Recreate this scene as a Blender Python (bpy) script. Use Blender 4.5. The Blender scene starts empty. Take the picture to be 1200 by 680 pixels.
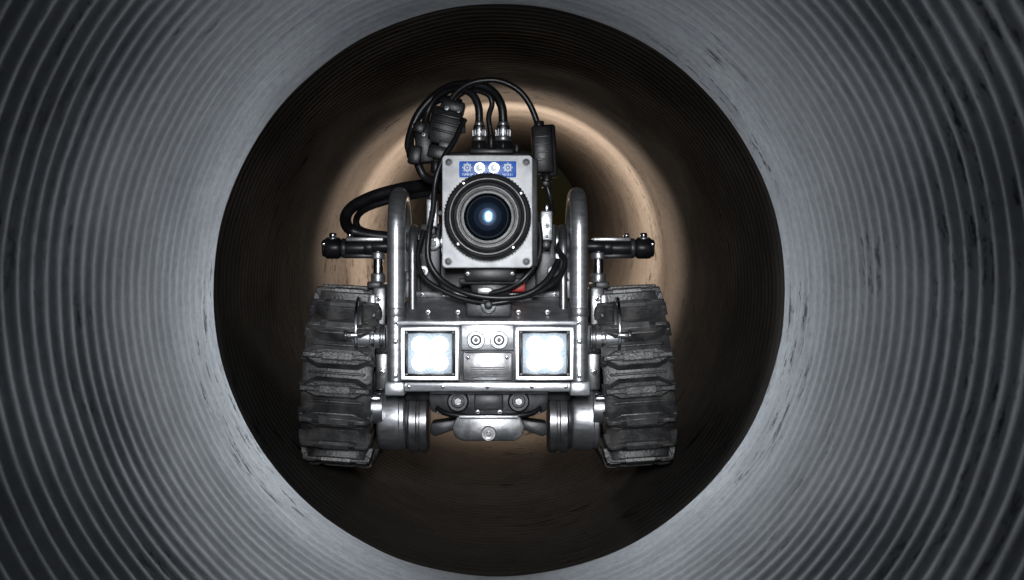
import bpy, bmesh, math
from mathutils import Vector, Matrix, noise
sc = bpy.context.scene
COL = sc.collection
F = 1500.0
XC = -0.013
def P(px, py, d): return Vector(((px-572)*d/F + XC, d, (340-py)*d/F))
def S(px, d=1.45): return px*d/F

# ------------------------------------------------------------ materials
def nt(name):
    m = bpy.data.materials.new(name); m.use_nodes = True
    t = m.node_tree; b = t.nodes['Principled BSDF']
    return m, t, b
def mat(name, c1, c2=None, rough=0.4, rvar=0.12, metal=0.0, scale=40, stretch=(1,1,1), bump=0.1, bscale=300, bdist=0.0004, coat=0, dust=None, dustamt=0.5, spec=.5):
    m, t, b = nt(name); N = t.nodes; L = t.links
    b.inputs['Specular IOR Level'].default_value = spec
    tc = N.new('ShaderNodeTexCoord'); mp = N.new('ShaderNodeMapping'); mp.inputs['Scale'].default_value = stretch
    L.new(tc.outputs['Object'], mp.inputs['Vector'])
    n = N.new('ShaderNodeTexNoise'); n.inputs['Scale'].default_value = scale; n.inputs['Detail'].default_value = 6; n.inputs['Roughness'].default_value = .65
    L.new(mp.outputs[0], n.inputs['Vector'])
    r = N.new('ShaderNodeValToRGB'); r.color_ramp.elements[0].position = .35; r.color_ramp.elements[1].position = .68
    c2 = c2 or tuple(x*1.3 for x in c1)
    r.color_ramp.elements[0].color = (*c1, 1); r.color_ramp.elements[1].color = (*c2, 1)
    L.new(n.outputs['Fac'], r.inputs['Fac'])
    col = r.outputs['Color']
    if dust:
        n2 = N.new('ShaderNodeTexNoise'); n2.inputs['Scale'].default_value = scale*.6; n2.inputs['Detail'].default_value = 9
        L.new(tc.outputs['Object'], n2.inputs['Vector'])
        r2 = N.new('ShaderNodeValToRGB'); r2.color_ramp.elements[0].position = .45; r2.color_ramp.elements[1].position = .75
        r2.color_ramp.elements[1].color = (dustamt,)*3+(1,)
        L.new(n2.outputs['Fac'], r2.inputs['Fac'])
        mx = N.new('ShaderNodeMixRGB'); mx.inputs['Color2'].default_value = (*dust, 1)
        L.new(r2.outputs['Color'], mx.inputs['Fac']); L.new(col, mx.inputs['Color1']); col = mx.outputs[0]
    L.new(col, b.inputs['Base Color'])
    mr = N.new('ShaderNodeMapRange'); mr.inputs['To Min'].default_value = max(.02, rough-rvar); mr.inputs['To Max'].default_value = rough+rvar
    L.new(n.outputs['Fac'], mr.inputs['Value']); L.new(mr.outputs[0], b.inputs['Roughness'])
    b.inputs['Metallic'].default_value = metal; b.inputs['Coat Weight'].default_value = coat
    if bump:
        n3 = N.new('ShaderNodeTexNoise'); n3.inputs['Scale'].default_value = bscale; n3.inputs['Detail'].default_value = 3
        L.new(mp.outputs[0], n3.inputs['Vector'])
        bp = N.new('ShaderNodeBump'); bp.inputs['Strength'].default_value = bump; bp.inputs['Distance'].default_value = bdist
        L.new(n3.outputs['Fac'], bp.inputs['Height']); L.new(bp.outputs[0], b.inputs['Normal'])
    return m
def emis(name, col, st):
    m, t, b = nt(name); b.inputs['Base Color'].default_value = (*col, 1)
    b.inputs['Emission Color'].default_value = (*col, 1); b.inputs['Emission Strength'].default_value = st
    return m
M_SILVER = mat('brushed_aluminium', (.38,.39,.41), (.60,.61,.63), .34, .1, .88, 60, (1,1,4), .3, 500, dust=(.16,.16,.16), dustamt=.35)
M_FACE = mat('anodised_faceplate', (.50,.51,.53), (.66,.67,.68), .55, .08, .1, 90, (1,1,1), .3, 900, .0003, dust=(.30,.30,.30), dustamt=.5)
M_STEEL = mat('worn_steel', (.17,.175,.18), (.38,.38,.39), .34, .12, .88, 45, (1,1,1), .3, 250, dust=(.07,.065,.06), dustamt=.65)
M_DARKMET = mat('dark_cast_metal', (.020,.021,.023), (.06,.06,.064), .42, .12, .5, 50, (1,1,1), .4, 300, dust=(.09,.085,.08), dustamt=.4, spec=.4)
M_CHROME = mat('polished_steel', (.60,.61,.63), (.76,.77,.79), .20, .08, 1, 80, (1,1,1), .1)
M_RUBBER = mat('track_rubber', (.020,.020,.021), (.050,.050,.052), .40, .14, 0, 70, (1,1,1), .8, 350, .0008, dust=(.15,.145,.14), dustamt=.65, spec=.6)
M_INSERT = mat('worn_tread_face', (.07,.07,.072), (.16,.16,.16), .38, .14, .3, 90, (1,1,1), .8, 350, .0008, dust=(.22,.215,.21), dustamt=.6)
M_BLACK = mat('black_plastic', (.005,.005,.006), (.012,.012,.013), .34, .1, 0, 60, (1,1,1), .3, 600, spec=.2)
M_CABLE = mat('cable_sheath', (.005,.005,.006), (.011,.011,.012), .36, .1, 0, 60, (1,1,1), .2, 500, spec=.35)
M_BLUE = mat('blue_label', (.006,.075,.36), (.010,.11,.48), .4, .06, 0, 90, (1,1,1), 0)
M_WHITE = mat('white_print', (.45,.52,.6), (.65,.7,.75), .5, .05, 0, 90, (1,1,1), 0)
M_RED = mat('red_block', (.25,.012,.012), (.35,.02,.02), .4, .1, 0, 50)
M_LED = emis('led_emitter', (.95,.98,1), 20)
M_RIMGLOW = emis('lamp_rim_glow', (.88,.95,1), 5.0)  # emission stands in for lamp light caught by the headlight frame
# diffuser panel: emission brightest in the middle, faint grid of prisms
M_LEDPAN, t_, b_ = nt('led_panel'); N_ = t_.nodes; L_ = t_.links
b_.inputs['Base Color'].default_value = (.04,.05,.06,1); b_.inputs['Emission Color'].default_value = (.66,.83,1,1)
tc_ = N_.new('ShaderNodeTexCoord'); ln_ = N_.new('ShaderNodeVectorMath'); ln_.operation = 'LENGTH'; L_.new(tc_.outputs['Object'], ln_.inputs[0])
mr_ = N_.new('ShaderNodeMapRange'); mr_.inputs['From Min'].default_value = .013; mr_.inputs['From Max'].default_value = .035
mr_.inputs['To Min'].default_value = 1.15; mr_.inputs['To Max'].default_value = .15; L_.new(ln_.outputs['Value'], mr_.inputs['Value'])
ck_ = N_.new('ShaderNodeTexVoronoi'); ck_.inputs['Scale'].default_value = 420; L_.new(tc_.outputs['Object'], ck_.inputs['Vector'])
mu_ = N_.new('ShaderNodeMapRange'); mu_.inputs['From Max'].default_value = .9; mu_.inputs['To Min'].default_value = 1.1; mu_.inputs['To Max'].default_value = .6
L_.new(ck_.outputs['Distance'], mu_.inputs['Value'])
mm_ = N_.new('ShaderNodeMath'); mm_.operation = 'MULTIPLY'; L_.new(mr_.outputs[0], mm_.inputs[0]); L_.new(mu_.outputs[0], mm_.inputs[1])
L_.new(mm_.outputs[0], b_.inputs['Emission Strength'])
# lens glass with bluish coating and tinted rings
M_GLASS, t_, b_ = nt('coated_lens_glass'); N_ = t_.nodes; L_ = t_.links
b_.inputs['IOR'].default_value = 1.6; b_.inputs['Specular Tint'].default_value = (.35,.62,1,1)
tc_ = N_.new('ShaderNodeTexCoord'); mp_ = N_.new('ShaderNodeMapping'); mp_.inputs['Scale'].default_value = (1,0,1)
L_.new(tc_.outputs['Object'], mp_.inputs['Vector'])
ln_ = N_.new('ShaderNodeVectorMath'); ln_.operation = 'LENGTH'; L_.new(mp_.outputs[0], ln_.inputs[0])
mr_ = N_.new('ShaderNodeMapRange'); mr_.inputs['From Max'].default_value = .026; L_.new(ln_.outputs['Value'], mr_.inputs['Value'])
cr_ = N_.new('ShaderNodeValToRGB'); cr_.color_ramp.interpolation = 'LINEAR'
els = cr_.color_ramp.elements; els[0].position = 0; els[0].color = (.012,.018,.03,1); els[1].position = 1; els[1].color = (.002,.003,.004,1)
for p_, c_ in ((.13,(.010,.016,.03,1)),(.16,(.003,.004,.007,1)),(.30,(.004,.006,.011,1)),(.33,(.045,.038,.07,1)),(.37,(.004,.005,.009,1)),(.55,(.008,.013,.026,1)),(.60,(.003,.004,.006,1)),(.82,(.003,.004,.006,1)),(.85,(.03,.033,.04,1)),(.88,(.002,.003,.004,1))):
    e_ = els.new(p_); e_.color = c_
L_.new(mr_.outputs[0], cr_.inputs['Fac']); L_.new(cr_.outputs['Color'], b_.inputs['Base Color'])
n_ = N_.new('ShaderNodeTexNoise'); n_.inputs['Scale'].default_value = 60
r_ = N_.new('ShaderNodeMapRange'); r_.inputs['To Min'].default_value = .08; r_.inputs['To Max'].default_value = .16
L_.new(n_.outputs['Fac'], r_.inputs['Value']); L_.new(r_.outputs[0], b_.inputs['Roughness'])

# pipe materials
def pipe_mat(name, c1, c2, stain, rough, streak=.5, bump=.3, spec=.5, far=None):
    m, t, b = nt(name); N = t.nodes; L = t.links
    tc = N.new('ShaderNodeTexCoord')
    def tex(scale3, sc_, det=8, rg=.6):
        mp = N.new('ShaderNodeMapping'); mp.inputs['Scale'].default_value = scale3; L.new(tc.outputs['Object'], mp.inputs['Vector'])
        n = N.new('ShaderNodeTexNoise'); n.inputs['Scale'].default_value = sc_; n.inputs['Detail'].default_value = det; n.inputs['Roughness'].default_value = rg
        L.new(mp.outputs[0], n.inputs['Vector']); return n.outputs['Fac']
    def ramp(v, a, b2, ca, cb):
        r = N.new('ShaderNodeValToRGB'); r.color_ramp.elements[0].position = a; r.color_ramp.elements[1].position = b2
        r.color_ramp.elements[0].color = (*ca,1); r.color_ramp.elements[1].color = (*cb,1); L.new(v, r.inputs['Fac']); return r.outputs['Color']
    def mix(f, a, b2, mode='MIX'):
        x = N.new('ShaderNodeMixRGB'); x.blend_type = mode
        for k, v in (('Fac', f), ('Color1', a), ('Color2', b2)):
            if isinstance(v, (int, float)): x.inputs[k].default_value = v
            elif isinstance(v, tuple): x.inputs[k].default_value = (*v, 1)
            else: L.new(v, x.inputs[k])
        return x.outputs[0]
    big = tex((1,1,1), 9)
    base = ramp(big, .3, .7, c1, c2)
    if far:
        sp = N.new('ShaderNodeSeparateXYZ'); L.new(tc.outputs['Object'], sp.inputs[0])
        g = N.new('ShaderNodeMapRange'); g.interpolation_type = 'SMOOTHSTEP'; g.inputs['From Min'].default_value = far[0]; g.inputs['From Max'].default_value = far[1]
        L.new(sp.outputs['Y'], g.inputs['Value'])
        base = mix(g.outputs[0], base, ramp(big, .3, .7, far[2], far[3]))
    fine = ramp(tex((1,1,1), 160, 4), .3, .7, (.74,)*3, (1.0,)*3)
    base = mix(1.0, base, fine, 'MULTIPLY')
    st = ramp(tex((1,14,1), 7, 6, .7), .45, .75, (0,0,0), (1,1,1))
    if not far: base = mix(mix(1.0, st, (streak,)*3, 'MULTIPLY'), base, stain)
    sc1 = ramp(tex((1,4,1), 22, 6, .8), .56, .60, (0,0,0), (1,1,1))
    sc2 = ramp(tex((1,1,1), 4.3, 2, .5), .50, .57, (0,0,0), (1,1,1))
    base = mix(mix(1.0, sc1, sc2, 'MULTIPLY'), base, tuple(x*.16 for x in c1))
    L.new(base, b.inputs['Base Color']); b.inputs['Specular IOR Level'].default_value = spec
    mr = N.new('ShaderNodeMapRange'); mr.inputs['To Min'].default_value = rough-.12; mr.inputs['To Max'].default_value = rough+.15
    L.new(tex((1,1,1), 30), mr.inputs['Value']); L.new(mr.outputs[0], b.inputs['Roughness'])
    bp = N.new('ShaderNodeBump'); bp.inputs['Strength'].default_value = bump; bp.inputs['Distance'].default_value = .001
    L.new(tex((1,1,1), 120, 6), bp.inputs['Height']); L.new(bp.outputs[0], b.inputs['Normal'])
    return m
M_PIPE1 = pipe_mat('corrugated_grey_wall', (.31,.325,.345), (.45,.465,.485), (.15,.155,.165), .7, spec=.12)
M_PIPE2 = pipe_mat('shade_toned_pipe_wall', (.040,.036,.033), (.060,.055,.050), (.055,.05,.045), .7, .3, spec=.06,
                   far=(1.95, 2.5, (.25,.21,.175), (.35,.30,.255)))  # shade put into the near wall colour, glow zone beyond coloured lighter

# ------------------------------------------------------------ builder
AX = {'x': Matrix.Rotation(math.pi/2, 4, 'Y'), 'y': Matrix.Rotation(math.pi/2, 4, 'X'), 'z': Matrix.Identity(4)}
class B:
    def __init__(s): s.bm = bmesh.new(); s.mats = []
    def _m(s, m):
        if m not in s.mats: s.mats.append(m)
        return s.mats.index(m)
    def _merge(s, t, mtx, m):
        i = s._m(m)
        if mtx is not None: bmesh.ops.transform(t, matrix=mtx, verts=t.verts)
        bmesh.ops.recalc_face_normals(t, faces=t.faces)
        for f in t.faces: f.material_index = i
        me = bpy.data.meshes.new('t'); t.to_mesh(me); t.free()
        s.bm.from_mesh(me); bpy.data.meshes.remove(me)
    def _bev(s, t, w, seg=2):
        if w <= 0: return
        es = [e for e in t.edges if len(e.link_faces) == 2 and e.calc_face_angle(0) > .5]
        bmesh.ops.bevel(t, geom=es, offset=w, segments=seg, profile=.5, affect='EDGES', clamp_overlap=True)
    def box(s, c, size, m, bevel=.0015, rot=None):
        t = bmesh.new(); bmesh.ops.create_cube(t, size=1)
        bmesh.ops.scale(t, vec=Vector(size), verts=t.verts); s._bev(t, bevel)
        mt = Matrix.Translation(c)
        if rot: mt = mt @ Matrix.Rotation(rot[0],4,'X') @ Matrix.Rotation(rot[1],4,'Y') @ Matrix.Rotation(rot[2],4,'Z')
        s._merge(t, mt, m); return s
    def pbox(s, x0, x1, y0, y1, d0, d1, m, bevel=.0015):
        a = P(x0, y0, d0); b = P(x1, y1, d0)
        c = ((a.x+b.x)/2, (d0+d1)/2, (a.z+b.z)/2)
        return s.box(c, (abs(b.x-a.x), abs(d1-d0), abs(a.z-b.z)), m, bevel)
    def cyl(s, c, r, h, ax, m, bevel=.001, segs=32, r2=None, rot=None):
        t = bmesh.new(); bmesh.ops.create_cone(t, cap_ends=True, segments=segs, radius1=r, radius2=r if r2 is None else r2, depth=h)
        if segs <= 8: s._bev(t, bevel, 1)
        else:
            es = [e for e in t.edges if e.calc_face_angle(0) > .8]
            if bevel > 0: bmesh.ops.bevel(t, geom=es, offset=bevel, segments=2, profile=.5, affect='EDGES')
        mt = Matrix.Translation(c) @ (rot or Matrix.Identity(4)) @ AX[ax]
        s._merge(t, mt, m); return s
    def lathe(s, c, prof, m, ax='y', segs=64, rot=None):
        t = bmesh.new(); rings = []
        for r, h in prof:
            if r < 1e-6: rings.append([t.verts.new((0,0,h))])
            else: rings.append([t.verts.new((r*math.cos(2*math.pi*k/segs), r*math.sin(2*math.pi*k/segs), h)) for k in range(segs)])
        for a, b in zip(rings, rings[1:]):
            for k in range(segs):
                k2 = (k+1) % segs
                if len(a) == 1 and len(b) == 1: continue
                if len(a) == 1: t.faces.new((a[0], b[k], b[k2]))
                elif len(b) == 1: t.faces.new((a[k], a[k2], b[0]))
                else: t.faces.new((a[k], a[k2], b[k2], b[k]))
        s._merge(t, Matrix.Translation(c) @ (rot or Matrix.Identity(4)) @ AX[ax], m); return s
    def prism(s, pts, d0, d1, m, bevel=.0015, ref=None):
        ref = ref or d0
        t = bmesh.new(); q = [P(x, y, ref) for x, y in pts]
        a = [t.verts.new((v.x, d0, v.z)) for v in q]; b = [t.verts.new((v.x, d1, v.z)) for v in q]
        t.faces.new(a); t.faces.new(b[::-1]); n = len(a)
        for i in range(n): t.faces.new((a[i], b[i], b[(i+1)%n], a[(i+1)%n]))
        bmesh.ops.recalc_face_normals(t, faces=t.faces); s._bev(t, bevel); s._merge(t, None, m); return s
    def hull(s, pts, m, bevel=.001):
        t = bmesh.new()
        for p in pts: t.verts.new(p)
        bmesh.ops.convex_hull(t, input=t.verts); bmesh.ops.dissolve_limit(t, angle_limit=.02, verts=t.verts, edges=t.edges)
        bmesh.ops.recalc_face_normals(t, faces=t.faces); s._bev(t, bevel, 1); s._merge(t, None, m); return s
    def tube(s, pts, r, m, segs=14, sub=8, straight=False):
        pts = [Vector(p) for p in pts]; path = []
        if straight: path = pts
        else:
            for i in range(len(pts)-1):
                p0 = pts[max(i-1,0)]; p1 = pts[i]; p2 = pts[i+1]; p3 = pts[min(i+2,len(pts)-1)]
                for k in range(sub):
                    u = k/sub
                    path.append(.5*((2*p1)+(p2-p0)*u+(2*p0-5*p1+4*p2-p3)*u*u+(3*p1-p0-3*p2+p3)*u**3))
            path.append(pts[-1])
        t = bmesh.new(); rings = []; nrm = None
        for i, p in enumerate(path):
            tg = (path[min(i+1,len(path)-1)]-path[max(i-1,0)]).normalized()
            if nrm is None: nrm = tg.orthogonal().normalized()
            nrm = (nrm - tg*nrm.dot(tg)).normalized(); bn = tg.cross(nrm)
            rings.append([t.verts.new(p+(nrm*math.cos(2*math.pi*k/segs)+bn*math.sin(2*math.pi*k/segs))*r) for k in range(segs)])
        for a, b in zip(rings, rings[1:]):
            for k in range(segs): t.faces.new((a[k], a[(k+1)%segs], b[(k+1)%segs], b[k]))
        t.faces.new(rings[0][::-1]); t.faces.new(rings[-1]); s._merge(t, None, m); return s
    def done(s, name, parent=None, label=None, sharp=.6, xf=None):
        if xf is not None: bmesh.ops.transform(s.bm, matrix=xf, verts=s.bm.verts)
        vs = [v.co for v in s.bm.verts]
        c = Vector([(min(v[i] for v in vs)+max(v[i] for v in vs))/2 for i in range(3)])
        bmesh.ops.translate(s.bm, vec=-c, verts=s.bm.verts)
        me = bpy.data.meshes.new(name); s.bm.to_mesh(me); s.bm.free()
        for m in s.mats: me.materials.append(m)
        me.polygons.foreach_set('use_smooth', [True]*len(me.polygons)); me.set_sharp_from_angle(angle=sharp)
        o = bpy.data.objects.new(name, me); COL.objects.link(o)
        place(o, c, parent)
        if label: o['label'] = label
        return o
WP = {}
def place(o, c, parent):
    WP[o.name] = Vector(c)
    if parent: o.parent = parent; o.location = Vector(c)-WP[parent.name]
    else: o.location = c
def mir(px): return 1144-px

# ------------------------------------------------------------ pipes
def pipe(name, R, y0, y1, pitch, ampf, m, cfun=lambda y: (0,0), nseg=320, rows=8, wall=.02, wob=.0012, lipf=None):
    n = int((y1-y0)/pitch*rows)
    verts = []; faces = []
    def ring(y, kind):
        cx, cz = cfun(y)
        for k in range(nseg):
            a = 2*math.pi*k/nseg; ca, sa = math.cos(a), math.sin(a)
            if kind == 0:
                w = noise.noise(Vector((ca*1.6, sa*1.6, y*2.2)))*wob*3 + noise.noise(Vector((ca*9, sa*9, y*14)))*wob
                amp = ampf(y)*(1+.5*noise.noise(Vector((ca*3+7, sa*3, y*6))))
                ph = math.cos(2*math.pi*(y+w)/pitch)
                r = R - amp*ph + .0010*noise.noise(Vector((ca*4, sa*4, y*5+3)))
                if lipf: r += lipf(y)
            else: r = R+wall
            verts.append((cx+r*ca, y, cz+r*sa))
    for i in range(n+1): ring(y0+(y1-y0)*i/n, 0)
    ring(y1, 1)
    for i in range(1, 25): ring(y1+(y0-y1)*i/24, 1)
    nr = len(verts)//nseg
    for i in range(nr):
        j = (i+1) % nr
        for k in range(nseg):
            k2 = (k+1) % nseg
            faces.append((i*nseg+k, j*nseg+k, j*nseg+k2, i*nseg+k2))
    me = bpy.data.meshes.new(name); me.from_pydata(verts, [], faces); me.materials.append(m)
    me.polygons.foreach_set('use_smooth', [True]*len(me.polygons)); me.set_sharp_from_angle(angle=1.2)
    o = bpy.data.objects.new(name, me); COL.objects.link(o); return o
def amp1(y):
    if y > 1.235: return .0001
    if y > 1.0: return .0009
    return .0009+.0010*min(1, (1.0-y)/.25)
def lip1(y):
    # rolled rim: small groove, then a rounded lip that turns outwards
    if y > 1.262: return .010*((y-1.262)/.023)**2 - .002
    if y > 1.235: return -.002*(y-1.235)/.027
    return 0
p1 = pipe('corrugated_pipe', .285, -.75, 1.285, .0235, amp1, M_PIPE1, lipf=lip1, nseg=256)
p1['label'] = 'pale grey ribbed pipe section lit by the robot headlights'; p1['category'] = 'pipe'
def bend(y):
    s = y-1.7
    return (-.004+.016*max(0,s), 0 if s < 0 else .085*(math.sqrt(s*s+.15**2)-.15))
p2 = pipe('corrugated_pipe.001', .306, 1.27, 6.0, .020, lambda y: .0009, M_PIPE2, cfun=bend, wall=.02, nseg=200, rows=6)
p2['label'] = 'ribbed pipe section around the robot, shade and warm glow put into its wall colour'; p2['category'] = 'pipe'

# ------------------------------------------------------------ robot
robot = bpy.data.objects.new('inspection_robot', None); COL.objects.link(robot)
robot.empty_display_size = .1; place(robot, (XC, 1.65, -.21), None)
robot['label'] = 'tracked pipe inspection robot with square camera head and two lit lamps'; robot['category'] = 'robot'

def screw(b, p, r, m=M_CHROME, h=.003, hexa=True):
    b.cyl((p.x, p.y-h/2, p.z), r, h, 'y', m, .0005, 24)
    b.cyl((p.x, p.y-h-.0002, p.z), r*.5, .0008, 'y', M_BLACK, 0, 6)

# tracks
RW = .0925; YF = 1.548; YB = 1.80; ZC = -.1035
def loop(s):
    L = YB-YF; a = math.pi*RW; tot = 2*L+2*a; s = s % tot
    if s < L: return Vector((0, YF+s, ZC+RW)), Vector((0,1,0)), Vector((0,0,1))
    s -= L
    if s < a:
        t = s/RW; return Vector((0, YB+RW*math.sin(t), ZC+RW*math.cos(t))), Vector((0,math.cos(t),-math.sin(t))), Vector((0,math.sin(t),math.cos(t)))
    s -= a
    if s < L: return Vector((0, YB-s, ZC-RW)), Vector((0,-1,0)), Vector((0,0,-1))
    s -= L; t = s/RW
    return Vector((0, YF-RW*math.sin(t), ZC-RW*math.cos(t))), Vector((0,-math.cos(t),math.sin(t))), Vector((0,-math.sin(t),-math.cos(t)))
TOT = 2*(YB-YF)+2*math.pi*RW
for side in (-1, 1):
    cx = XC + side*.172
    camb = Matrix.Translation((cx,0,ZC)) @ Matrix.Rotation(-side*math.radians(4), 4, 'Y') @ Matrix.Translation((-cx,0,-ZC))
    b = B()
    b.box((cx-side*.044, (YF+YB)/2, ZC), (.006, YB-YF+.03, .07), M_STEEL, .002)
    b.box((cx, (YF+YB)/2, ZC), (.05, YB-YF-.02, .05), M_DARKMET, .004)
    tr = b.done('track', robot, xf=camb)
    # belt
    b = B(); t = bmesh.new(); nn = 170; rings = []
    W = .040
    for i in range(nn):
        p, tg, n = loop(i/nn*TOT)
        prof = [(-W,-.007),(-W,-.002),(-W+.004,.0),(W-.004,0),(W,-.002),(W,-.007)]
        rings.append([t.verts.new(p+n*h+Vector((cx+x,0,0))) for x, h in prof])
    for i in range(nn):
        a = rings[i]; c = rings[(i+1)%nn]
        for k in range(6): t.faces.new((a[k], a[(k+1)%6], c[(k+1)%6], c[k]))
    b._merge(t, None, M_RUBBER)
    NP = 33
    def lug(s0, w0, w1, wt, base, top, h0, h1, m=M_RUBBER, bev=.0008):
        p, tg, n = loop(s0); o = p+Vector((cx,0,0)); pts = []
        for x, x2 in ((w0, w0+wt), (w1, w1-wt)):
            for sg in (-1, 1):
                pts.append(o+n*h0+tg*base/2*sg+Vector((x,0,0)))
                pts.append(o+n*h1+tg*top/2*sg+Vector((x2,0,0)))
        b.hull(pts, m, bev)
    def taper(s0):
        p, tg, n = loop(s0); o = p+Vector((cx,0,0)); pts = []
        for x, hw in ((-.034,.004),(-.022,.0105),(.022,.0105),(.034,.004)):
            for sg in (-1, 1):
                pts.append(o-n*.002+tg*(hw+.0015)*sg+Vector((x*1.05,0,0)))
                pts.append(o+n*.0125+tg*hw*.82*sg+Vector((x,0,0)))
        b.hull(pts, M_RUBBER, .0007)
    for i in range(NP):
        s0 = (i+.35)/NP*TOT
        lug(s0, -.043, .043, .004, .010, .006, -.003, .0155)
        taper(s0)
        lug(s0, -.043, -.034, .002, .014, .009, -.002, .0095)
        lug(s0, .034, .043, .002, .014, .009, -.002, .0095)
        lug(s0+TOT/NP/2, -.034, .034, .003, .004, .002, -.002, .0025, bev=.0004)
        lug(s0, -.018, .018, .001, .0100, .0080, .0120, .0162, M_INSERT, bev=.0005)
        for xx in (-.030, .030): lug(s0, xx-.007, xx+.007, .001, .0048, .0038, .012, .0162, M_INSERT, bev=.0004)
    b.done('tread_belt', tr, xf=camb)
    for j, yy in enumerate((YF, (YF+YB)/2, YB)):
        b = B(); rr = RW-.008 if j != 1 else RW*.5
        zz = ZC if j != 1 else ZC-RW*.5+.008
        prof = [(0,-.036),(rr*.85,-.036),(rr,-.034),(rr,-.010),(rr*.9,-.008),(rr*.9,.008),(rr,.010),(rr,.034),(rr*.9,.036),(rr*.8,.030),(rr*.3,.030),(rr*.25,.040),(0,.040)]
        b.lathe((cx, yy, zz), prof, M_DARKMET, 'x', 48)
        b.done('wheel', tr, xf=camb)
    def PX(px, py, d):
        return P(px if side < 0 else mir(px), py, d)
    b = B()
    c = PX(419, 388, 1.475); c2 = PX(437, 396, 1.475)
    b.cyl((c.x, c.y+.02, c.z), S(41), .004, 'x', M_CHROME, .0012, 64)
    b.cyl((c.x-side*.004, c.y+.02, c.z), S(33), .004, 'x', M_STEEL, .001, 64)
    b.cyl((c2.x+side*.004, c2.y, c2.z), S(13), S(40), 'x', M_SILVER, .001, 40)
    b.cyl((c2.x, c2.y, c2.z), S(15), S(6), 'x', M_CHROME, .001, 40)
    b.cyl((c2.x-side*.011, c2.y, c2.z), S(16), S(5), 'x', M_STEEL, .001, 40)
    c3 = PX(412, 393, 1.46); b.cyl((c3.x, c3.y, c3.z), S(5), S(16), 'x', M_CHROME, .0008, 24)
    b.cyl((c3.x+side*.006, c3.y, c3.z), S(7), S(5), 'x', M_STEEL, .0008, 6)
    b.done('axle', tr)
    b = B()
    c4 = PX(437, 478, 1.50)
    b.cyl(c4, S(19), S(26), 'x', M_SILVER, .001, 40); b.cyl((c4.x+side*.004, c4.y, c4.z), S(27), S(5), 'x', M_CHROME, .001, 48)
    b.cyl((c4.x, c4.y-.012, c4.z+.012), S(6), S(22), 'x', M_CHROME, .001, 20)
    b.done('axle', tr)

    b = B()
    def pb(x0,x1,y0,y1,d0,d1,m,bev=.0015):
        if side > 0: x0, x1 = mir(x1), mir(x0)
        b.pbox(x0,x1,y0,y1,d0,d1,m,bev)
    pb(436,452,336,384,1.50,1.62,M_STEEL,.003)
    pb(432,440,345,372,1.49,1.56,M_SILVER,.002)
    pb(440,458,380,415,1.48,1.60,M_DARKMET,.003)
    pb(440,456,410,458,1.49,1.62,M_STEEL,.004)
    pb(430,446,330,338,1.50,1.62,M_DARKMET,.002)
    screw(b, PX(444,350,1.498), S(3.4)); screw(b, PX(444,372,1.498), S(3.4)); screw(b, PX(448,436,1.488), S(3.6))
    b.done('track_bracket', robot)

    b = B()
    c = PX(460, 489, 1.53)
    hh = S(33, 1.5)/2; rr = S(39, 1.5)
    b.lathe(c, [(0,-hh),(rr*.86,-hh),(rr*.96,-hh*.85),(rr,-hh*.6),(rr,hh*.55),(rr*.97,hh*.62),(rr*.97,hh*.9),(rr*.93,hh),(0,hh)], M_SILVER, 'x', 64)
    c = PX(491, 494, 1.53); hh = S(25,1.5)/2; rr = S(37,1.5)
    b.lathe(c, [(0,-hh),(rr*.9,-hh),(rr,-hh*.8),(rr,-hh*.2),(rr*.94,-hh*.1),(rr*.94,hh*.1),(rr,hh*.2),(rr,hh*.8),(rr*.9,hh),(0,hh)], M_STEEL, 'x', 64)
    c = PX(478, 492, 1.53); b.cyl(c, S(34,1.5), S(5), 'x', M_DARKMET, .0005, 48)
    b.done('gearbox', robot)

    b = B(); r = S(10.5, 1.42)
    x = P(464 if side < 0 else mir(464), 0, 1.42).x
    zb = P(0, 452, 1.42).z; zt = P(0, 233, 1.43).z
    R_ = .055; pts = [Vector((x, 1.43, zb)), Vector((x, 1.43, zt-.035))]
    for k in range(0, 19):
        a = math.pi - math.pi*k/18
        pts.append(Vector((x, 1.43+R_+R_*math.cos(a), zt-.035+.042*math.sin(a))))
    pts.append(Vector((x, 1.54, P(0,350,1.54).z)))
    b.tube(pts, r, M_SILVER, 24, straight=True)
    b.cyl((x, 1.43, P(0,366,1.42).z), r*1.12, .010, 'z', M_STEEL, .001, 32)
    b.box((x, 1.425, P(0,455,1.42).z), (r*2.3, .03, .016), M_SILVER, .003)
    x2 = x - side*r*1.55
    pts = [Vector((x2, 1.475, P(0,372,1.47).z)), Vector((x2, 1.475, zt-.06))]
    for k in range(0, 13):
        a = math.pi - math.pi*k/12
        pts.append(Vector((x2, 1.475+.03+.03*math.cos(a), zt-.06+.03*math.sin(a))))
    pts.append(Vector((x2, 1.535, P(0,350,1.54).z)))
    b.tube(pts, r*.5, M_STEEL, 16, straight=True)
    b.cyl((x, 1.418, P(0,400,1.42).z), S(3), .006, 'y', M_CHROME, .0006, 20)
    b.cyl((x, 1.418, P(0,440,1.42).z), S(3), .006, 'y', M_CHROME, .0006, 20)
    b.done('guard_rail', robot)

    b = B()
    def cx_(px, py, d, r, w, m, bev=.001, seg=32):
        b.cyl(PX(px,py,d), S(r,d), S(w,d), 'x', m, bev, seg)
    cx_(390,291,1.52,12.5,20,M_BLACK,.004); cx_(380.5,291,1.52,10,5,M_BLACK,.001)
    cx_(415,291,1.52,10,40,M_BLACK,.002); cx_(403,291,1.52,11.5,5,M_DARKMET,.001); cx_(432,290,1.52,11.5,10,M_BLACK,.001)
    cx_(446,289,1.52,8,24,M_BLACK,.001)
    c = PX(428, 281, 1.52); b.box(c, (S(46), .022, S(5)), M_STEEL, .001)
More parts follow.
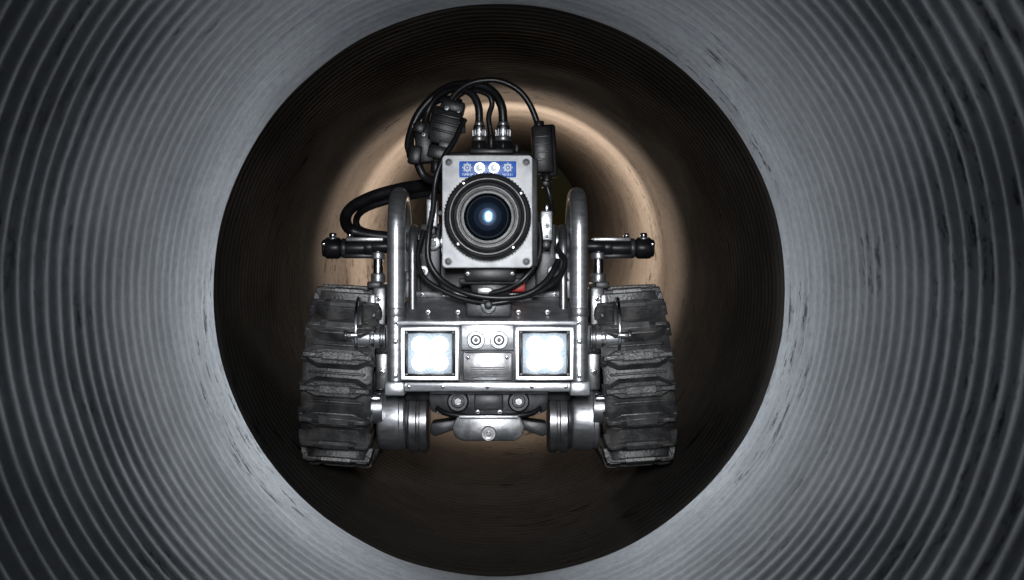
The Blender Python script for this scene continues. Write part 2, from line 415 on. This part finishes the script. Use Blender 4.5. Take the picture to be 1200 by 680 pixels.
    c = PX(420, 300, 1.52); b.box(c, (S(36), .014, S(6)), M_BLACK, .001)
    c = PX(390, 276, 1.52); b.cyl(c, S(5), S(6), 'z', M_CHROME, .001, 6); b.cyl((c.x,c.y,c.z-S(4)), S(8), S(3), 'z', M_STEEL, .001, 24)
    c = PX(410, 276, 1.52); b.cyl(c, S(4), S(5), 'z', M_CHROME, .001, 6)
    c = PX(379, 286, 1.51); b.cyl(c, S(3), S(5), 'x', M_CHROME, .001, 16)
    arm = b.done('side_arm', robot)
    b = B()
    c = PX(443, 314, 1.52); b.cyl(c, S(6), S(44), 'z', M_CHROME, .001, 32)
    c = PX(443, 300, 1.52); b.cyl(c, S(8.5), S(8), 'z', M_SILVER, .001, 32)
    c = PX(443, 326, 1.52); b.cyl(c, S(9), S(12), 'z', M_SILVER, .002, 32)
    c = PX(443, 336, 1.52); b.cyl(c, S(11), S(6), 'z', M_STEEL, .001, 32)
    b.done('support_post', arm)

# chassis
b = B()
b.pbox(474,670,352,470,1.50,1.83,M_DARKMET,.004)
pts = []
for (px,py,d) in ((474,376,1.445),(670,376,1.445),(662,347,1.50),(482,347,1.50),(474,380,1.50),(670,380,1.50)): pts.append(P(px,py,d))
b.hull(pts, M_SILVER, .0015)
b.pbox(486,658,341,349,1.495,1.56,M_STEEL,.002)
for px in (502,537,608,642):
    screw(b, P(px,366,1.458), S(3.2)); 
for px in (495,520,625,650):
    screw(b, P(px,345,1.494), S(2.4))
b.pbox(546,600,352,372,1.445,1.50,M_DARKMET,.003)
b.cyl(P(573,358,1.445), S(9), .02, 'y', M_STEEL, .001, 32)
b.cyl(P(573,358,1.434), S(5), .006, 'y', M_BLACK, .001, 24)
b.prism([(500,456),(645,456),(641,482),(618,490),(528,490),(505,482)],1.475,1.75,M_DARKMET,.003)
b.pbox(504,642,457,462,1.46,1.50,M_STEEL,.001)
for px in (537,608):
    c = P(px,470,1.475)
    b.lathe(c, [(0,-.01),(S(13),-.01),(S(13),.006),(S(11),.009),(S(8),.009),(S(7),.004),(0,.004)], M_DARKMET, 'y', 40)
    b.cyl((c.x,c.y-.007,c.z), S(5), .006, 'y', M_STEEL, .0006, 6)
b.pbox(556,590,462,480,1.466,1.48,M_DARKMET,.002)
for px in (515,560,586,630): screw(b, P(px,483,1.474), S(3), M_STEEL)
b.tube([P(512,478,1.47),P(530,486,1.462),P(572,488,1.46),P(616,486,1.462),P(634,478,1.47)], S(3), M_CABLE)
ch = b.done('chassis', robot)
b = B()
b.prism([(536,488),(610,488),(616,500),(612,512),(604,517),(542,517),(533,512),(530,500)],1.455,1.47,M_STEEL,.002)
b.pbox(538,608,487,491,1.45,1.49,M_SILVER,.001)
b.prism([(505,496),(535,492),(535,503),(510,512),(504,508)],1.48,1.52,M_DARKMET,.002)
b.prism([(641,496),(611,492),(611,503),(636,512),(642,508)],1.48,1.52,M_DARKMET,.002)
c = P(573,508,1.455)
b.lathe(c, [(0,-.004),(S(9),-.004),(S(9),.004),(S(8),.006),(S(5.5),.006),(S(5),.002),(0,.002)], M_CHROME, 'y', 40)
b.cyl((c.x,c.y-.004,c.z), S(3), .004, 'y', M_STEEL, .0005, 6)
b.done('chin_plate', robot)
# unseen lamp body, added to go with the added warm light behind the robot
b = B(); c = Vector((XC, 1.86, -.01))
b.box(c, (.09,.05,.05), M_DARKMET, .004); b.cyl((c.x,c.y+.03,c.z), .02, .012, 'y', M_STEEL, .001, 32)
b.done('added_lamp_body', robot)

# front panel
b = B()
b.prism([(461,377),(683,377),(688,384),(688,450),(682,456),(462,456),(456,450),(456,384)],1.432,1.452,M_DARKMET,.002,1.42)
b.prism([(461,376),(683,376),(683,382),(461,382)],1.42,1.445,M_SILVER,.0015)
b.prism([(456,448),(688,448),(691,453),(684,459),(460,459),(453,453)],1.416,1.445,M_SILVER,.0015)
b.prism([(541,380),(603,380),(603,411),(541,411)],1.421,1.44,M_SILVER,.0015)
b.prism([(543,413),(601,413),(601,446),(543,446)],1.426,1.44,M_STEEL,.0015)
for k in range(5):
    b.pbox(552,592,430+k*2.6,431.2+k*2.6,1.4252,1.428,M_DARKMET,0)
for px in (549,595): screw(b, P(px,419,1.426), S(2.2))
for px in (466,678):
    screw(b, P(px,378.8,1.42), S(1.8)); 
for px in (480,520,572,624,664): screw(b, P(px,453.5,1.416), S(2.2))
fp = b.done('front_panel', robot)
for px in (558.5,585.5):
    b = B(); c = P(px,398.5,1.421)
    b.lathe(c, [(0,0),(S(10.5),0),(S(10.5),.004),(S(9.5),.005),(S(8.5),.005),(S(7.8),.0025),(S(6.5),.0025),(S(6),.005),(S(4.6),.0055),(S(4),.002),(0,.002)], M_STEEL, 'y', 48)
    b.cyl((c.x,c.y-.003,c.z), S(2.6), .004, 'y', M_DARKMET, .0005, 6)
    b.done('socket', fp)
# headlights
for x0, x1 in ((470,539),(604.5,673.5)):
    y0, y1 = 383, 446; cxp = (x0+x1)/2; cyp = (y0+y1)/2
    b = B(); d = 1.41
    def frame(bb, ax0, ax1, ay0, ay1, w, d0, d1, m, bev=.0008):
        bb.pbox(ax0,ax1,ay0,ay0+w,d0,d1,m,bev); bb.pbox(ax0,ax1,ay1-w,ay1,d0,d1,m,bev)
        bb.pbox(ax0,ax0+w,ay0+w,ay1-w,d0,d1,m,bev); bb.pbox(ax1-w,ax1,ay0+w,ay1-w,d0,d1,m,bev)
    frame(b,x0,x1,y0,y1,2.0,d,d+.025,M_SILVER)
    b.pbox(x0+2,x1-2,y0+2,y1-2,d+.012,d+.03,M_BLACK,0)
    frame(b,x0+4.2,x1-4.2,y0+4.2,y1-4.2,3.6,d+.002,d+.02,M_BLACK)
    for sx in (x0+7,x1-7):
        for sy in (y0+7,y1-7): screw(b, P(sx,sy,d+.002), S(1.3), M_STEEL, .001)
    hl = b.done('headlight', robot)
    b = B(); frame(b,x0+1.8,x1-1.8,y0+1.8,y1-1.8,1.9,d+.001,d+.014,M_RIMGLOW,0); b.done('rim_glow', hl)
    b = B(); b.pbox(x0+9,x1-9,y0+8,y1-8,d+.009,d+.0118,M_LEDPAN,0)
    b.done('reflector', hl)
    for i in (-1,1):
        for j in (-1,1):
            b = B(); c = P(cxp+i*11.5,cyp+j*10.5,d+.009)
            b.lathe(c, [(S(9.3),0),(S(8.9),.002),(S(7),.0045),(S(4),.006),(0,.0066)], M_LED, 'y', 28)
            b.done('led', hl)

# camera head
b = B()
b.prism([(522,182),(622,182),(625,185),(625,311),(622,314),(522,314),(519,311),(519,185)],1.40,1.425,M_FACE,.0018)
b.pbox(521,631,185,313,1.427,1.52,M_DARKMET,.003)
b.pbox(523,622,178,186,1.44,1.50,M_BLACK,.002)
b.prism([(536,187),(609,187),(609,210),(536,210)],1.3994,1.403,M_FACE,.0003)
cam_head = b.done('camera_head', robot)
for px, py in ((527,190.5),(617.5,190.5),(526.5,306.5),(617.5,306.5)):
    b = B(); c = P(px,py,1.40)
    b.cyl((c.x,c.y-.0005,c.z), S(4.4), .0014, 'y', M_STEEL, .0004, 24)
    b.cyl((c.x,c.y-.0014,c.z), S(3.4), .0022, 'y', M_DARKMET, .0004, 24)
    b.cyl((c.x,c.y-.0026,c.z), S(1.8), .0006, 'y', M_BLACK, 0, 6)
    b.done('screw', cam_head)
b = B(); D = 1.3985
b.prism([(540,189),(605,189),(606,190),(606,207),(605,208),(540,208),(539,207),(539,190)],D,1.402,M_BLUE,.0003)
D2 = D-.0004
for px in (548.5,596):
    c = P(px,196.5,D2)
    for k in range(8):
        a = k*math.pi/4; b.box((c.x+S(4.6)*math.cos(a), c.y, c.z+S(4.6)*math.sin(a)), (S(1.7),.0006,S(1.7)), M_WHITE, 0, (0,-a,0))
    b.lathe(c, [(S(4.4),.0),(S(4.4),.0003),(S(2.4),.0003),(S(2.4),0)], M_WHITE, 'y', 24)
    b.cyl(c, S(1.2), .0006, 'y', M_WHITE, 0, 16)
for px in (563,580):
    c = P(px,197,D2)
    b.cyl((c.x,c.y,c.z), S(6), .0006, 'y', M_STEEL, 0, 28)
    b.cyl((c.x-S(.6),c.y-.0004,c.z), S(4), .0006, 'y', M_WHITE, 0, 24)
    b.cyl((c.x+S(1),c.y-.0008,c.z+S(1)), S(1.6), .0006, 'y', M_STEEL, 0, 16)
import random
random.seed(4)
for g0, g1 in ((543,555),(558,568),(575,585),(590,602)):
    x = g0
    while x < g1:
        w = random.uniform(.9,1.7); b.pbox(x,x+w*.55,203.4,206,D2,D2+.0005,M_WHITE,0)
        if random.random() < .6: b.pbox(x,x+w,203.4 if random.random()<.5 else 205.2,204.0 if random.random()<.5 else 205.9,D2-.0002,D2+.0004,M_WHITE,0)
        x += w+.6
b.done('blue_label', cam_head)
# lens
b = B(); c = P(572.5,255,1.40); q = lambda x: S(x,1.39)
b.lathe(c, [(q(49),0),(q(51),.002),(q(51),.008),(q(49),.009),(q(48),.009),(q(48),.014),(q(50),.015),(q(50),.024),(q(49),.026),(q(47.5),.0265),(q(45.5),.026),(q(44.5),.023),
            (q(43),.023),(q(42),.0255),(q(40),.026),(q(39),.022),(q(36.5),.0215),(q(36),.018),(q(34),.018),(q(33.5),.015),(q(31),.015),(q(30.5),.011),(q(28),.011),(q(27),.008),(q(24.5),.007)], M_BLACK, 'y', 96)
for k in range(72):
    a = 2*math.pi*k/72
    b.box((c.x+q(50.2)*math.cos(a), c.y-.0195, c.z+q(50.2)*math.sin(a)), (q(1.6),.007,q(1.8)), M_BLACK, .0003, (0,-a,0))
for a in (.6,2.2,3.9,5.4):
    b.cyl((c.x+q(47)*math.cos(a), c.y-.0265, c.z+q(47)*math.sin(a)), q(1.2), .0008, 'y', M_STEEL, 0, 12)
lens = b.done('lens', cam_head)
b = B(); b.lathe(c, [(q(37.8),.0219),(q(37.4),.0223),(q(37),.0219)], M_STEEL, 'y', 96)
b.lathe(c, [(q(32.6),.0151),(q(32),.0155),(q(31.4),.0151)], M_DARKMET, 'y', 96)
b.done('retaining_ring', cam_head)
b = B()
b.lathe(c, [(q(28),.010)]+[(q(28)*math.cos(t*math.pi/2/12), .010+.0055*math.sin(t*math.pi/2/12)) for t in range(1,12)]+[(0,.0155)], M_GLASS, 'y', 64)
b.done('lens_glass', cam_head, sharp=3)

# camera mount
b = B()
b.pbox(545,605,313,330,1.42,1.50,M_BLACK,.002)
b.pbox(538,612,326,333,1.43,1.52,M_DARKMET,.002)
b.pbox(552,598,331,348,1.44,1.52,M_BLACK,.002)
b.pbox(592,616,331,342,1.455,1.50,M_RED,.002)
b.pbox(560,578,337,345,1.436,1.46,M_STEEL,.001)
for px in (549,601): screw(b, P(px,321,1.42), S(2.6))
b.done('camera_mount', robot)
# motor deck
b = B()
c = P(572,284,1.54)
hh = S(96,1.54); rr = S(20,1.54)
b.lathe(c, [(0,-hh),(rr*.7,-hh),(rr*.8,-hh*.96),(rr*.8,-hh*.85),(rr,-hh*.84),(rr,-hh*.72),(rr*.85,-hh*.71),(rr*.85,-hh*.6),(rr*1.05,-hh*.59),(rr*1.05,hh*.59),(rr*.85,hh*.6),(rr*.85,hh*.71),(rr,hh*.72),(rr,hh*.84),(rr*.8,hh*.85),(rr*.8,hh*.96),(rr*.7,hh),(0,hh)], M_STEEL, 'x', 48)
b.pbox(484,660,300,345,1.53,1.75,M_DARKMET,.004)
b.pbox(492,516,262,345,1.50,1.56,M_DARKMET,.003); b.pbox(628,652,262,345,1.50,1.56,M_DARKMET,.003)
for sgn in (0,1):
    f = (lambda p: p) if sgn == 0 else mir
    for (px,py,r,w,m) in ((486,300,8,9,M_SILVER),(496,318,7,14,M_STEEL),(508,285,9,6,M_CHROME)):
        b.cyl(P(f(px),py,1.495), S(r), .012, 'y', m, .001, 24); b.cyl(P(f(px),py,1.487), S(r*.5), .006, 'y', M_DARKMET, .0005, 6)
    b.pbox(min(f(474),f(486)),max(f(474),f(486)),318,350,1.50,1.54,M_STEEL,.002)
b.done('pan_motor', robot)
for (x0,x1,y0,y1) in ((500,513,233,266),(634,648,247,282)):
    b = B(); b.pbox(x0,x1,y0,y1,1.45,1.48,M_SILVER,.002)
    cxm = (x0+x1)/2
    b.cyl(P(cxm,y0-3,1.465), S(4), S(8), 'z', M_CHROME, .001, 24)
    b.pbox(x0+2,x1-2,y1,y1+10,1.455,1.475,M_BLACK,.001)
    screw(b, P(cxm,(y0+y1)/2,1.45), S(3.2), M_STEEL); screw(b, P(cxm,y1-5,1.45), S(2), M_STEEL)
    b.pbox(min(cxm,572),max(cxm,572),(y0+y1)/2-3,(y0+y1)/2+3,1.468,1.476,M_DARKMET,.001)
    b.done('sensor_block', robot)

# connectors on top
for px, w in ((562,7),(590,8)):
    b = B(); d = 1.455
    c = P(px,155,d)
    b.cyl(P(px,172,d), S(w*1.45), S(12), 'z', M_BLACK, .001, 6)
    b.cyl(P(px,163,d), S(w*1.25), S(6), 'z', M_STEEL, .001, 32)
    b.cyl(P(px,154,d), S(w), S(14), 'z', M_CHROME, .001, 32)
    for k in range(16):
        a = k*math.pi/8; p = P(px,156,d); b.box((p.x+S(w)*math.cos(a), p.y+S(w)*math.sin(a), p.z), (S(1.2),S(1.2),S(7)), M_STEEL, 0, (0,0,a))
    b.cyl(P(px,145.5,d), S(w*.8), S(5), 'z', M_STEEL, .001, 32)
    b.cyl(P(px,139,d), S(w*.7), S(10), 'z', M_BLACK, .001, 24, r2=S(w*.55))
    b.done('cable_plug', cam_head)
b = B(); b.pbox(550,603,173,181,1.435,1.49,M_BLACK,.002); b.cyl(P(576,166,1.46), S(4.5), S(16), 'z', M_BLACK, .001, 20)
b.cyl(P(606,174,1.46), S(4), S(10), 'z', M_BLACK, .001, 20); b.done('plug_base', cam_head)

# connector housings
b = B()
ry = math.radians(14)
c = P(521,150,1.47); b.box(c, (S(36),.03,S(44)), M_BLACK, .003, (0,ry,0))
c = P(531,126,1.465); b.box(c, (S(28),.028,S(14)), M_BLACK, .002, (0,ry,0))
c = P(515,180,1.465); b.box(c, (S(26),.028,S(16)), M_BLACK, .002, (0,ry,0))
for k in range(3):
    c = P(521-k*2+4,136+k*9,1.4535); b.box(c, (S(30),.004,S(3)), M_BLACK, .0006, (0,ry,0))
c = P(522,170,1.4535); b.box(c, (S(14),.004,S(8)), M_DARKMET, .0006, (0,ry,0))
c = P(497,168,1.465); b.box(c, (S(20),.02,S(48)), M_BLACK, .002, (0,math.radians(-6),0))
c = P(487,182,1.460); b.box(c, (S(15),.016,S(22)), M_BLACK, .002, (0,math.radians(10),0))
c = P(492,150,1.460); b.box(c, (S(14),.014,S(14)), M_BLACK, .002, (0,math.radians(25),0))
c = P(540,150,1.46); b.cyl(c, S(6), S(14), 'z', M_DARKMET, .001, 20)
c = P(511,196,1.462); b.cyl(c, S(6), S(14), 'z', M_BLACK, .001, 20)
screw(b, P(524,127,1.451), S(3), M_STEEL); screw(b, P(538,131,1.451), S(2), M_STEEL); screw(b, P(497,158,1.454), S(2.6), M_STEEL)
b.done('cable_connector', robot)
b = B()
ry = math.radians(-3)
b.box(P(636,176,1.46), (S(24),.026,S(56)), M_BLACK, .003, (0,ry,0))
b.box(P(642,178,1.47), (S(20),.026,S(62)), M_BLACK, .003, (0,ry,0))
b.cyl(P(632,147,1.46), S(6), S(10), 'z', M_BLACK, .001, 20)
for k in range(4): b.box(P(635.5,160+k*9,1.4465), (S(16),.002,S(2)), M_DARKMET, .0005, (0,ry,0))
b.cyl(P(641,208,1.46), S(7), S(10), 'z', M_BLACK, .001, 20, r2=S(5))
b.box(P(640,214,1.47), (S(10),.02,S(12)), M_BLACK, .002)
b.done('cable_connector', robot)

# cables
cables = [
 ([(522,208,1.52),(500,216,1.54),(470,221,1.56),(437,230,1.57),(412,243,1.58),(404,257,1.59),(411,270,1.60),(435,276,1.60),(475,280,1.60)], 7.5),
 ([(518,222,1.54),(495,228,1.55),(465,233,1.57),(432,243,1.58),(418,254,1.60),(420,268,1.61),(445,276,1.62),(480,284,1.62)], 4.5),
 ([(562,143,1.455),(561,125,1.455),(553,110,1.458),(535,104,1.465),(515,112,1.475),(502,130,1.48),(497,155,1.475)], 4.6),
 ([(590,143,1.455),(588,124,1.455),(577,107,1.46),(556,99,1.465),(530,101,1.475),(508,114,1.48),(490,135,1.48),(481,160,1.48),(482,184,1.47)], 5.2),
 ([(576,160,1.465),(573,138,1.46),(577,122,1.455),(572,111,1.455),(555,106,1.46),(538,112,1.465),(528,126,1.468)], 3.2),
 ([(524,124,1.465),(538,106,1.46),(558,96,1.457),(585,95,1.457),(608,106,1.457),(622,124,1.458),(631,147,1.46)], 3.6),
 ([(545,140,1.45),(533,165,1.44),(520,186,1.432),(511,212,1.43),(508,245,1.435),(503,275,1.44),(503,305,1.44),(518,328,1.438),(545,343,1.43),(580,349,1.428),(615,346,1.43),(640,330,1.435),(655,305,1.45)], 3.4),
 ([(490,192,1.47),(497,206,1.47),(512,214,1.48),(525,222,1.49)], 5),
 ([(640,214,1.465),(645,232,1.465),(648,252,1.48)], 3.4),
 ([(632,262,1.445),(634,285,1.44),(630,306,1.436),(615,326,1.432),(596,338,1.435),(570,344,1.44),(545,340,1.45)], 3.2),
 ([(497,270,1.47),(490,300,1.46),(497,325,1.45),(520,341,1.445),(550,352,1.44),(580,356,1.435)], 3),
 ([(652,290,1.47),(662,306,1.46),(655,326,1.45),(632,342,1.44),(600,352,1.436),(575,356,1.435)], 3),
 ([(478,262,1.55),(487,275,1.53),(490,300,1.51),(480,330,1.50)], 3),
 ([(664,262,1.55),(657,275,1.53),(655,300,1.51),(664,330,1.50)], 3),
 ([(484,186,1.47),(478,170,1.475),(484,148,1.48),(500,128,1.482),(520,116,1.48),(540,120,1.47)], 4),
]
for pts, r in cables:
    b = B(); b.tube([P(*p) for p in pts], S(r), M_CABLE, 16); b.done('cable', robot)

# ------------------------------------------------------------ lights
def light(name, kind, loc, energy, col, target=None, size=.02, spot=None, blend=.5, area=None, spread=180):
    l = bpy.data.lights.new(name, kind); l.energy = energy; l.color = col
    if kind != 'AREA': l.shadow_soft_size = size
    if kind == 'SPOT': l.spot_size = math.radians(spot); l.spot_blend = blend
    if kind == 'AREA': l.shape = 'RECTANGLE'; l.size, l.size_y = area; l.spread = math.radians(spread)
    o = bpy.data.objects.new(name, l); COL.objects.link(o); o.location = loc
    if target is not None:
        o.rotation_euler = (Vector(target)-Vector(loc)).to_track_quat('-Z','Y').to_euler()
    return o
for px, sd in ((504.5,-1), (639,1)):
    p = P(px,414.5,1.395); light('headlight_beam','SPOT',p,3.1,(.90,.95,1),(p.x+sd*.48,.395,p.z+.05),.018,142,1.0)
light('front_fill','AREA',(0,-.15,.17),.60,(.95,.97,1),(0,1.5,-.02),area=(.07,.20),spread=25)  # added fill from behind the camera, brightens the robot front
light('rear_glow_fill','SPOT',(-.01,1.95,.02),9,(1,.86,.73),(.02,3.0,.30),.03,150,1.0)  # unseen spot added to brighten the pipe wall behind the robot
light('tunnel_glow_fill','SPOT',(.01,2.35,.09),15,(1,.88,.76),(.05,3.4,.35),.03,150,1.0)  # second unseen spot, added to carry the warm glow deeper
light('tunnel_point_fill','POINT',(.02,2.8,.10),1.3,(1,.84,.70),None,.05)  # unseen point light added to lift the dark wall near the robot

w = bpy.data.worlds.new('World'); sc.world = w; w.use_nodes = True
bg = w.node_tree.nodes['Background']; sky = w.node_tree.nodes.new('ShaderNodeTexSky'); sky.sky_type = 'NISHITA'; sky.sun_disc = False
sky.sun_elevation = math.radians(3); sky.sun_rotation = math.radians(180)
w.node_tree.links.new(sky.outputs[0], bg.inputs[0]); bg.inputs[1].default_value = .003

cam = bpy.data.cameras.new('camera'); co = bpy.data.objects.new('camera', cam); COL.objects.link(co)
cam.sensor_width = 36; cam.lens = 45; cam.shift_x = 0.0125; cam.clip_start = .01; cam.clip_end = 100
co.location = (0,0,0); co.rotation_euler = (math.pi/2,0,0)
cam.dof.use_dof = True; cam.dof.focus_distance = 1.42; cam.dof.aperture_fstop = 14
sc.camera = co
sc.view_settings.view_transform = 'Standard'; sc.view_settings.look = 'None'; sc.view_settings.exposure = 0
